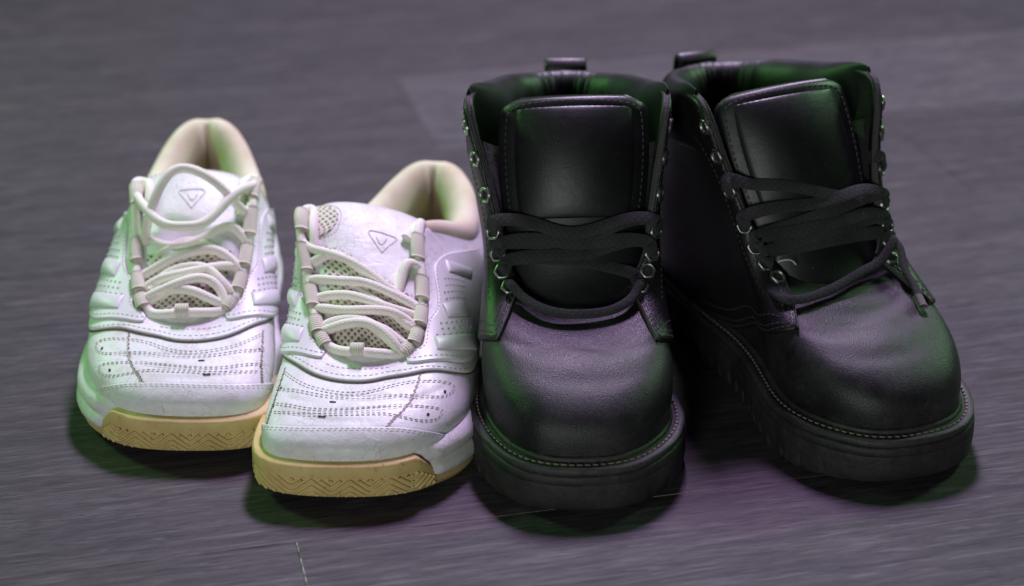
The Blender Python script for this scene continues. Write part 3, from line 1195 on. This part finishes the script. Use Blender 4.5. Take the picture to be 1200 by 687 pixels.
    if rs:
        paths = [
            [(.30, -1.00, .002), (.14, -1.00, .004), (-.02, -.80, .004), (-.11, -.35, .003), (-.12, .25, .003), (-.06, .70, .004), (.06, 1.00, .004), (.20, 1.06, .003)],
            [(.26, -1.12, .002), (.27, -.95, .006), (.30, -.5, .009), (.31, 0, .010), (.24, .45, .009), (.12, .80, .007), (.03, .98, .003)],
            [(.44, -1.12, .002), (.45, -.95, .006), (.42, -.5, .0075), (.42, 0, .0095), (.43, .5, .009), (.40, .85, .006), (.36, 1.05, .003)],
            [(.46, -.9, .001), (.42, -.35, .003), (.33, .1, .005), (.28, .45, .0055), (.20, .8, .005), (.18, 1.05, .003)],
            [(.62, -1.14, .002), (.63, -.95, .007), (.61, -.5, .0095), (.60, 0, .0115), (.56, .5, .0105), (.53, .85, .007), (.50, 1.05, .003)],
            [(.64, -.9, .001), (.61, -.4, .003), (.53, .1, .004), (.46, .45, .0045), (.38, .8, .005), (.36, 1.0, .003)],
            [(.82, -1.12, .003), (.78, -.95, .007), (.75, -.6, .009), (.70, -.1, .0105), (.62, .35, .0095), (.56, .70, .006), (.53, 1.0, .003)],
            [(.72, -1.05, .003), (.73, -.85, .007), (.75, -.5, .0075), (.70, -.15, .007), (.64, .2, .006)],
            [(.52, -1.1, .002), (.53, -.8, .006), (.52, -.3, .009), (.48, .2, .009), (.46, .7, .006), (.46, 1.05, .002)],
            [(.30, -1.05, .002), (.34, -.8, .004), (.36, -.4, .005), (.33, 0, .006), (.22, .45, .005), (.12, .8, .004), (.08, 1.0, .002)],
            [(.55, .55, .003), (.62, .66, .006), (.72, .80, .010), (.76, .95, .009), (.75, 1.1, .004)],
            [(.18, -1.10, .002), (.4, -1.12, .003), (.62, -1.14, .003), (.85, -1.12, .004), (1.0, -1.05, .006), (1.03, -.92, .004), (.9, -.86, .003), (.78, -.9, .002)],
            [(.02, 1.06, .002), (.2, 1.10, .003), (.4, 1.10, .003), (.6, 1.10, .003), (.8, 1.08, .004), (.98, 1.02, .006), (1.04, .92, .004), (.9, .84, .002)],
        ]
        loops = [(.17, -1.06), (.32, -1.12), (.53, -1.13), (.74, -1.12), (.93, -1.08), (-.05, -.22), (.10, 1.05), (.27, 1.10), (.45, 1.10), (.64, 1.10), (.86, 1.06)]
    else:
        paths = [
            [(.28, -1.00, .002), (.10, -1.00, .004), (-.02, -.86, .004), (-.09, -.4, .003), (-.10, .25, .003), (-.04, .72, .004), (.08, 1.00, .004), (.22, 1.02, .003)],
            [(.27, -1.10, .002), (.26, -.95, .006), (.30, -.5, .0085), (.35, -.05, .010), (.37, .35, .010), (.30, .72, .008), (.15, .95, .005), (.05, 1.0, .002)],
            [(.34, -.85, .002), (.44, -.45, .005), (.47, 0, .0075), (.45, .4, .008), (.36, .75, .007), (.28, 1.05, .003)],
            [(.46, -1.10, .002), (.46, -.95, .006), (.52, -.45, .0085), (.56, 0, .0105), (.58, .4, .0105), (.55, .75, .008), (.48, 1.05, .003)],
            [(.52, -.85, .002), (.60, -.5, .005), (.64, -.1, .006), (.62, .3, .006), (.55, .7, .004)],
            [(.20, -1.0, .002), (.26, -.7, .004), (.30, -.3, .005), (.26, .2, .006), (.18, .7, .005), (.16, 1.0, .002)],
            [(.36, -1.0, .002), (.40, -.6, .006), (.42, -.1, .008), (.46, .4, .008), (.50, .8, .005), (.50, 1.05, .002)],
            [(.70, -.95, .004), (.64, -.65, .006), (.62, -.3, .006), (.64, .1, .007), (.70, .5, .008), (.72, .8, .007), (.66, 1.08, .003)],
            [(1.0, -1.12, .004), (.90, -1.08, .008), (.78, -.85, .013), (.69, -.5, .016), (.665, -.1, .017), (.68, .25, .017), (.76, .55, .016), (.86, .85, .014), (.95, 1.08, .009), (1.04, 1.1, .004)],
            [(.66, -.95, .003), (.76, -.82, .012), (.90, -.5, .019), (.955, -.15, .021), (.91, .25, .020), (.84, .65, .016), (.80, .95, .011), (.84, 1.08, .006)],
            [(.15, -1.10, .002), (.4, -1.12, .003), (.62, -1.12, .003), (.85, -1.12, .005), (1.04, -1.08, .006), (1.07, -.92, .005), (.95, -.84, .004), (.80, -.9, .002)],
            [(.05, 1.08, .002), (.25, 1.10, .003), (.45, 1.10, .003), (.65, 1.10, .003), (.85, 1.10, .005), (1.03, 1.06, .006), (1.06, .92, .005), (.94, .86, .004), (.8, .92, .002)],
        ]
        loops = [(.22, -1.10), (.40, -1.11), (.62, -1.11), (.92, -1.09), (-.03, -.1), (.16, 1.06), (.38, 1.10), (.57, 1.10), (.76, 1.10), (.94, 1.08)]
    cord(paths)
    for a, b in loops:
        if abs(b) < .5:
            p = tf([(a - .02, (b - .22) * m_, .0035), (a - .03, b * m_, .0035), (a - .03, (b + .22) * m_, .0035)], 10)
        else:
            p = tf([(a - .062, b * m_, .0032), (a, b * m_, .0036), (a + .062, b * m_, .0034)], 10)
        V, f, uv = sweep_data(p, (0, -.5, .85), circ(.0040, 12, .0034))
        mk('lace_loop', V, f, 'cream_webbing', r, True, None, uv[:, ::-1])
    return r


build_sneaker('LS', 'white leather sneaker on the left, set farther back, with loose drooping lace on its tongue')
build_sneaker('RS', 'white leather sneaker beside the black boots, oval mesh patch on its tongue')


# ------------------------------------------------------------------ boot
EYE = (2.50, 3.05, 3.52, 4.00, 4.64, 5.18, 5.66)


def build_boot(key, label):
    S = BOOT
    K = S.K
    H = S.heel
    r = pose_root(key, 'boot', label, 'boot', 'pair of black lace-up boots')
    lb = key == 'LB'
    m_ = -1 if lb else 1                      # picture-right to outer side
    # ---- upper (vamp and shaft, one skin) with inner skin
    nu = 240
    u = np.linspace(0, K, nu, endpoint=False)
    v = np.linspace(0, 6, 56)
    uu, vv = np.meshgrid(u, v, indexing='ij')
    us = np.where(uu > K / 2, uu - K, uu)
    cr = np.zeros_like(uu)
    for u0, v0, sl, a, w, wu in ((0.2, 4.75, 0.05, -.0016, .26, 1.4), (0.1, 3.7, -0.04, .0008, .5, 1.3), (-.4, 3.05, 0.06, -.0005, .3, 1.2), (.5, 5.25, -.1, -.0014, .16, 1.1), (-.6, 4.35, .08, -.0011, .16, 1.0), (-1.2, 4.0, .3, -.0009, .2, .7), (1.3, 4.1, -.3, -.0009, .2, .7)):
        cr += a * np.exp(-((vv - v0 - sl * (us - u0)) / w) ** 2) * np.exp(-((us - u0) / wu) ** 2)
    outer = S.ev(uu, vv) + S.nr(uu, vv) * cr[..., None]
    vi = np.array([6.0, 5.9, 5.5, 5, 4, 3, 2, 1.2, .4])
    ui, vvi = np.meshgrid(u, vi, indexing='ij')
    inn = S.off(ui, vvi, np.full(ui.shape, -0.0030))
    grid('vamp', np.concatenate([outer, inn], 1), 'boot_vamp', r, cu=True)
    P, n = outline(S, u, 0.3)
    ring = P - n * 0.004
    ring[:, 2] = 0.036
    cen = ring.copy()
    cen[:, 0] *= 0.02
    cen[:, 1] = np.clip(cen[:, 1], 0.05, 0.25)
    grid('insole', np.stack([ring, cen], 1), 'boot_lining', r, cu=True)

    # ---- sole: lugged outsole, rand, welt
    nu = 900
    u = np.linspace(0, K, nu, endpoint=False)
    P, n = outline(S, u)
    y = P[:, 1]
    zb = smooth_tab(y, [(-.01, .0055), (.055, 0.0), (.170, 0.0), (.182, .010), (.204, .010), (.212, 0.0), (.27, 0.0), (.30, .003)])
    L = np.concatenate([[0], np.cumsum(np.linalg.norm(np.diff(P[:, :2], axis=0), axis=1))])
    L = L / (L[-1] + L[1])                    # 0..1 round the sole
    ph = (L * 54) % 1.0
    lug = np.where((ph < .22), 1.0, 0.0)
    side = smooth_tab(y, [(0.020, 0.0), (.050, .3), (.1, .45)])
    lug = lug * side
    wob = 0.00015 * np.sin(2 * pi * L * 23 + 1) + 0.0001 * np.sin(2 * pi * L * 61)
    ring_loft('outsole', S, u, [
        (-0.016, zb + .004), (0.004 - .003 * lug, zb + .0002 + .0035 * lug), (0.0076 - .0030 * lug + wob, zb + .0008 + .004 * lug), (0.0090 - .0032 * lug + wob, zb + .0030 + .0030 * lug), (0.0096 - .0028 * lug + wob, zb + .0085), (0.0098 + wob, zb + .0105),
        (0.0099 + wob, 0.0185 + 0 * u), (0.0097 + wob, .0200 + 0 * u), (0.004 + 0 * u, .0204 + 0 * u)], 'boot_rubber', r, cap='bottom', sharp=35)
    ring_loft('midsole', S, u, [(0.003, .0195 + 0 * u), (0.0092, .0198 + 0 * u), (0.0098 + wob, .0204 + 0 * u), (0.0096 + wob, .0240 + 0 * u), (0.0088, .0250 + 0 * u), (0.002, .0250 + 0 * u)], 'boot_rubber', r, sharp=60)
    wz = 0.00012 * np.sin(2 * pi * L * 19 + 2)
    welt = ring_loft('welt', S, u, [(0.004, .0246 + 0 * u), (0.0084, .0250 + wz), (0.0092 + wob, .0262 + wz), (0.0090 + wob, .0282 + wz), (0.0082, .0292 + wz), (0.0056, .0294 + wz), (0.0046, .0286 + wz), (0.0036, .0294 + wz), (0.0010, .0296 + wz), (-.002, .0302 + wz)], 'boot_welt', r, sharp=60)
    uw = np.linspace(-6.3, 6.3, 500)
    Pw, nw = outline(S, uw)
    q = Pw + nw * .0050
    q[:, 2] = .0296
    mk_join('welt_stitching', stitches_on(q, np.tile([0, 0, 1.0], (500, 1)), ln=.0030, gap=.0010, r=.00062), 'stitch_dusty', welt, 'stuff')
    # rolled rand where the vamp meets the welt
    u2 = np.linspace(0, K, 240, endpoint=False)
    P2, n2 = outline(S, u2)
    q = P2 + n2 * .0008
    q[:, 2] = .0302
    sweep('rand', q, (0, 0, 1.0), circ(.0016, 8), 'boot_welt', r, closed=True)

    # ---- quarters, both sides
    st = []
    for sg in (1, -1):
        f_ = lambda Lst: [(a * sg, b) for a, b in Lst]
        lowe = [(2.22, 5.75), (2.12, 5.1), (2.10, 4.4), (2.16, 3.75), (2.55, 3.25), (3.1, 2.55), (3.7, 1.85), (4.3, 1.15), (4.9, .35), (5.6, -.03), (6.8, -.03), (8.2, -.03), (9.98, -.03)]
        upe = [(2.36, 5.98), (2.60, 5.98), (2.86, 5.98), (3.15, 5.98), (3.5, 5.98), (3.9, 5.98), (4.35, 5.98), (4.85, 5.98), (5.35, 5.98), (5.9, 5.98), (7.0, 5.98), (8.3, 5.98), (9.98, 5.98)]
        qd = patch('quarter', S, f_(lowe), f_(upe), 'boot_quarter', r, h=.0022, n=150, m=24)
        ss = []
        for d in (0.14, .30, .62):
            inner = [(a + d * .55, b + d * (.55 if i > 3 else .2)) for i, (a, b) in enumerate(lowe[:10])]
            ss += stitch_uv(S, f_(inner), h=.0023, ln=.0024, gap=.0010, r=.00036, n=200)
        # facing stitch lines
        ss += stitch_uv(S, f_([(2.75, 5.55), (3.3, 5.62), (4.0, 5.7), (4.8, 5.78), (5.6, 5.82), (6.0, 5.80)]), h=.0023, ln=.0022, gap=.0012, r=.00032, n=200)
        ss += stitch_uv(S, f_([(3.0, 4.3), (3.6, 4.55), (4.3, 4.75), (5.0, 4.85), (5.7, 4.85), (6.3, 4.85)]), h=.0023, ln=.0022, gap=.0012, r=.00032, n=200)
        mk_join('quarter_stitching', ss, 'stitch_black', qd, 'stuff')
        # raw cut edges of the facing and of the flap
        C = uvcurve(f_([(2.16, 3.70), (2.09, 4.4), (2.11, 5.1), (2.22, 5.75)]), 40)
        sweep('cut_edge', S.off(C[:, 0], C[:, 1], np.full(40, .0012)), S.nr(C[:, 0], C[:, 1]), rrect(.0010, .0024), 'boot_edge', qd)
        C = uvcurve(f_([(2.3, 6.0), (3.2, 6.0), (4.2, 6.0), (5.2, 6.0), (5.8, 6.0), (6.15, 6.0)]), 80)
        pth = S.off(C[:, 0], C[:, 1], np.full(80, -.0004)) + np.array([0, -.0004, .0003])
        sweep('cut_edge', pth, S.nr(C[:, 0], C[:, 1]), rrect(.0011, .0030), 'boot_edge', qd)
        # eyelets
        for i, ku in enumerate(EYE):
            vk = 5.50 + .028 * i
            p = S.off(np.array([ku * sg]), np.array([vk]), np.array([.0026]))[0]
            nn = S.nr(np.array([ku * sg]), np.array([vk]))[0]
            a_ = unit(np.cross(nn, [0.1, 0.2, 1.0]))
            b_ = np.cross(nn, a_)
            sec = [(.0048, -.0005), (.0046, .0006), (.0038, .0012), (.0029, .0008), (.0025, -.0008)]
            rows = []
            for k in range(18):
                an = 2 * pi * k / 18
                hexr = cos(pi / 6) / cos((an % (pi / 3)) - pi / 6)
                rows.append([p + (a_ * cos(an) + b_ * sin(an)) * rad * (hexr if j < 3 else 1.0) * 1.05 + nn * hh for j, (rad, hh) in enumerate(sec)])
            ey = grid('eyelet', np.array(rows), 'eyelet_metal', qd, cu=True, flip=True)
            hole = [p + (a_ * cos(2 * pi * k / 12) + b_ * sin(2 * pi * k / 12)) * .0026 + nn * -.0002 for k in range(12)]
            mk('eyelet_hole', hole, [tuple(range(12))], 'dark_hole', qd, False)

    # ---- padded collar
    N = 220
    ku = np.linspace(6.12, K - 6.12, N)
    T = S.ev(ku, np.full(N, 6.0))
    e = 1e-2
    tn = S.ev(ku + e, np.full(N, 6.0)) - S.ev(ku - e, np.full(N, 6.0))
    o = unit(np.stack([tn[:, 1], -tn[:, 0], 0 * tn[:, 0]], 1))
    ends = np.minimum(ku - 6.12, K - 6.12 - ku)
    fade = smooth_tab(ends, [(0, .15), (.9, 1.0)])
    wr = 1 + .03 * np.sin(ku * 9.0) + (.025 * np.sin(ku * 23.0 + 1) + .02 * np.sin(ku * 41.0)) * np.exp(-((ku - 10) / 1.3) ** 2)
    sec = [(.0012, -.034), (.0042, -.031), (.0064, -.022), (.0068, -.012), (.0050, -.002), (.0005, .0035), (-.0055, .0030), (-.0105, -.0030), (-.0130, -.012), (-.0125, -.022), (-.0085, -.032), (-.0045, -.040)]
    rows = []
    for i, (a, z) in enumerate(sec):
        aa = a * fade * (wr if i not in (0, 11) else 1)
        q = T + o * aa[:, None]
        q[:, 2] += z * np.where(z > 0, wr, 1.0)
        rows.append(q)
    G = np.stack(rows, 0)
    M2 = 48
    G = (natural_w(len(sec))(np.linspace(0, len(sec) - 1, M2)) @ G.reshape(len(sec), -1)).reshape(M2, N, 3).transpose(1, 0, 2)
    grid('collar', G, 'boot_collar', r)
    # ---- pull tab: webbing loop at the back
    b0 = S.ev(np.array([float(H)]), np.array([6.0]))[0]
    sh = 0.0 if lb else -.004
    pts = [b0 + np.array([sh, dy, dz]) for dy, dz in ((.0085, -.030), (.0100, -.012), (.0100, -.001), (.0085, .0060), (.0055, .0078), (.0025, .0055), (.0015, .002), (.0015, -.010))]
    pth = spline(pts, 40)
    tt = unit(np.gradient(pth, axis=0))
    sweep('pull_tab', pth, np.cross(np.tile([1.0, 0, 0], (40, 1)), tt), rrect(.0255, .0030), 'boot_quarter', r)

    # ---- tongue
    tg = Strip([(0, .086, .068), (.000, .103, .0835), (.000, .1155, .1045), (.000, .126, .1280), (.000, .139, .1545), (.000, .152, .1770)],
               [.030, .034, .037, .0395, .041, .040], .010, radians(-1.5 if lb else 2.0))
    to = strip_body('tongue', tg, 'boot_smooth', r, .0070, n=60, round_top=.10)
    sA = [(.455, -.72), (.445, -.40), (.442, 0), (.445, .40), (.455, .72)]
    mids = np.linspace(0, 1, 9)
    A = [(.505 + .445 * t_, -.76 - .02 * sin(pi * t_)) for t_ in mids]
    B = [(.505 + .445 * t_, .76 + .02 * sin(pi * t_)) for t_ in mids]
    patch('tongue_pad', tg, A, B, 'boot_smooth', to, h=.0036, n=60, m=40, puff=.0058)
    # fold below the pad
    C = uvcurve([(.395, -.92), (.385, -.5), (.38, 0), (.385, .5), (.395, .92)], 40)
    ts = []
    lo = .51
    loop = [(lo, -.84), (.6, -.865), (.75, -.875), (.90, -.86), (.945, -.80), (.962, -.6), (.968, -.2), (.968, .2), (.962, .6), (.945, .80), (.90, .86), (.75, .875), (.6, .865), (lo, .84)]
    Cl = uvcurve(loop, 240)
    ts += stitches_on(tg.off(Cl[:, 0], Cl[:, 1], np.full(240, .0040)), tg.nr(Cl[:, 0], Cl[:, 1]), ln=.0024, gap=.0012, r=.00042)
    mk_join('tongue_stitching', ts, 'stitch_black', to, 'stuff')
    # gusset leather between tongue and facings
    for sg in (1, -1):
        kk = np.linspace(2.5, 5.3, 30)
        f1 = S.off(kk * sg, np.full(30, 5.85), np.full(30, -.0042))
        t2 = np.linspace(.16, .80, 30)
        f2 = tg.off(t2, np.full(30, .86 * sg), np.full(30, -.003))
        w = np.linspace(0, 1, 8)[None, :, None]
        G = f1[:, None] * (1 - w) + f2[:, None] * w
        G = G + np.array([0, .012, -.006]) * np.sin(pi * w)
        grid('gusset', G, 'boot_lining', to)

    # ---- flat laces
    tf = throat(S, 2.5, 5.9, .005)

    def eye(i, side):
        """position just over eyelet i on the picture-left (-1) / right (+1) facing"""
        ku = EYE[i]
        sgn = side * m_
        vk = 5.50 + .028 * i
        uu_, vv_ = np.array([ku * sgn]), np.array([vk])
        return S.off(uu_, vv_, np.array([.0034]))[0], S.nr(uu_, vv_)[0]

    flat = rrect(.0074, .0013)
    Nf = unit(np.array([0, -.75, .66]))

    def band(i, j, mids_, prof=flat, d0=True, d1=True, tw=0.0, mat='black_cord'):
        """ribbon from left eyelet i to right eyelet j over mid points (a, b picture, h)"""
        p0, n0 = eye(i, -1)
        p1, n1 = eye(j, 1)
        mid_ = tf([(a, b * m_, h * .55) for a, b, h in mids_])
        edge0 = S.off(np.array([EYE[i] * -m_]), np.array([6.0]), np.array([.0032]))[0]
        edge1 = S.off(np.array([EYE[j] * m_]), np.array([6.0]), np.array([.0032]))[0]
        pts = np.vstack([[p0 - n0 * .004, p0 + n0 * .001, (p0 + edge0) / 2 + n0 * .0012, edge0 + n0 * .0005 + Nf * .001], mid_, [edge1 + n1 * .0005 + Nf * .001, (p1 + edge1) / 2 + n1 * .0012, p1 + n1 * .001, p1 - n1 * .004]])
        ups = np.vstack([[n0, n0, n0, unit(n0 * .6 + Nf)], np.tile(Nf, (len(mid_), 1)), [unit(n1 * .6 + Nf), n1, n1, n1]])
        n_ = 12 * (len(pts) - 1)
        path = spline(pts, n_)
        up = unit(spline(ups, n_))
        if tw:
            t_ = unit(np.gradient(path, axis=0))
            ang = tw * np.sin(np.linspace(0, pi, n_))
            bb = np.cross(t_, up)
            up = up * np.cos(ang)[:, None] + bb * np.sin(ang)[:, None]
        return sweep('lace', path, up, prof, mat, r)

    rope = rrect(.0052, .0030)
    if lb:
        p0, n0 = eye(0, -1)
        p1, n1 = eye(0, 1)
        pts = [p0 - n0 * .003, p0 + n0 * .0025] + [S.off(np.array([a]), np.array([b]), np.array([h]))[0] for a, b, h in ((2.12, 5.50, .0055), (1.6, 5.42, .0050), (.83, 5.30, .0042), (-.09, 5.25, .0040), (-1.05, 5.27, .0042), (-1.75, 5.35, .0050), (-2.15, 5.45, .0055))] + [p1 + n1 * .0025, p1 - n1 * .003]
        sweep('lace', spline(pts, 110), Nf, rope, 'black_cord', r)
        band(1, 0, [(.15, -.5, .001), (.11, .0, .002), (.07, .5, .001)], tw=.2)
        band(1, 2, [(.15, -.6, .007), (.13, -.15, .009), (.17, .3, .009), (.27, .75, .007)], tw=.12)
        band(2, 2, [(.28, -.6, .007), (.23, -.15, .010), (.23, .3, .011), (.28, .75, .008)], tw=-.1)
        band(3, 3, [(.40, -.65, .006), (.31, -.2, .009), (.32, .25, .011), (.41, .72, .008)], tw=.1)
        band(2, 3, [(.27, -.6, .003), (.26, -.2, .005), (.31, .3, .007), (.41, .72, .005)], tw=.12)
    else:
        band(1, 1, [(.13, -.5, .001), (.12, 0, .003), (.14, .5, .002)], tw=.1)
        band(2, 1, [(.24, -.5, .000), (.19, 0, .002), (.15, .5, .001)], tw=.1)
        band(2, 2, [(.25, -.6, .006), (.23, -.2, .009), (.24, .3, .010), (.29, .75, .008)], tw=.08)
        band(3, 3, [(.42, -.6, .007), (.39, -.2, .010), (.40, .3, .011), (.44, .75, .009)], tw=-.08)
        band(1, 2, [(.16, -.55, .003), (.18, -.1, .005), (.22, .4, .006), (.26, .75, .004)], tw=.1)
        band(2, 3, [(.30, -.6, .003), (.31, -.2, .005), (.35, .3, .006), (.41, .75, .004)], tw=.1)
        # lowest run, slack, and its free end
        p0, n0 = eye(0, -1)
        p1, n1 = eye(1, 1)
        pts = [S.off(np.array([a]), np.array([b]), np.array([h]))[0] for a, b, h in ((-2.75, 4.75, .0005), (-2.40, 4.60, .0045), (-1.89, 4.88, .0042), (-1.17, 5.28, .0040), (-.26, 5.55, .0042), (.94, 5.75, .0055), (1.9, 5.72, .0070))] + [p1 + n1 * .0040, p1 - n1 * .003]
        sweep('lace', spline(pts, 100), Nf, rope, 'black_cord', r)
        q0, _ = eye(1, 1)
        S0 = lambda a, b, h: S.off(np.array([a]), np.array([b]), np.array([h]))[0]
        pts = [q0 + n1 * .002, q0 + n1 * .0045 + np.array([.001, -.004, -.004]), S0(2.20, 5.0, .0066), S0(1.95, 4.6, .0050), S0(1.76, 4.30, .0036)]
        sweep('lace', spline(pts, 50), Nf, rrect(.0046, .0034), 'black_cord', r)
        sweep('lace_tip', spline([S0(1.78, 4.33, .0037), S0(1.68, 4.16, .0034), S0(1.59, 4.0, .0032)], 12), Nf, circ(.0024, 8, .0020), 'seam_dark', r)
        # scuff on the toe, a stray pale thread at the facing
        C = uvcurve([(-.62, 3.35), (-.40, 3.50), (-.15, 3.52), (.02, 3.62)], 30)
        wv = np.abs(np.sin(np.arange(30) * 1.9)) * .7 + .3
        sweep('scuff', S.off(C[:, 0], C[:, 1], np.full(30, -.0001)), S.nr(C[:, 0], C[:, 1]), circ(.0009, 6, .00025), 'lint', r, scale=wv)
        e0 = S0(-EYE[0] - .1, 6.0, .004)
        sweep('stray_thread', spline([e0, e0 + np.array([.002, -.003, .002]), e0 + np.array([.006, -.004, .0015]), e0 + np.array([.008, -.005, -.001])], 20), Nf, circ(.0004, 5), 'lint', r)
        # short runs that only wrap the facing edges
        for side, i in ((-1, 4), (1, 4)):
            p, nn = eye(i, side)
            ed = S0(EYE[i] * side, 6.0, .0032)
            if side < 0:
                tail = list(tf([(.58, -.80, .001), (.53, -.5, .0045), (.47, -.1, .0055), (.42, .3, .0045), (.40, .7, .002)]))
                ut = [Nf] * 5
            else:
                tail = [ed + np.array([-.003, .004, -.001]), ed + np.array([-.003, .012, -.004])]
                ut = [unit(np.array([-1.0, 0, .3]))] * 2
            pts = [p - nn * .004, p + nn * .001, (p + ed) / 2 + nn * .0014, ed + Nf * .0016] + tail
            up = [nn, nn, nn, unit(nn + Nf)] + ut
            sweep('lace', spline(pts, 70), unit(spline(up, 70)), flat, 'black_cord', r)
    return r


build_boot('LB', 'black leather boot between the white sneaker and the other boot, toe pointing straight ahead')
build_boot('RB', 'black leather boot on the far right, turned outward, with a loose lace end')
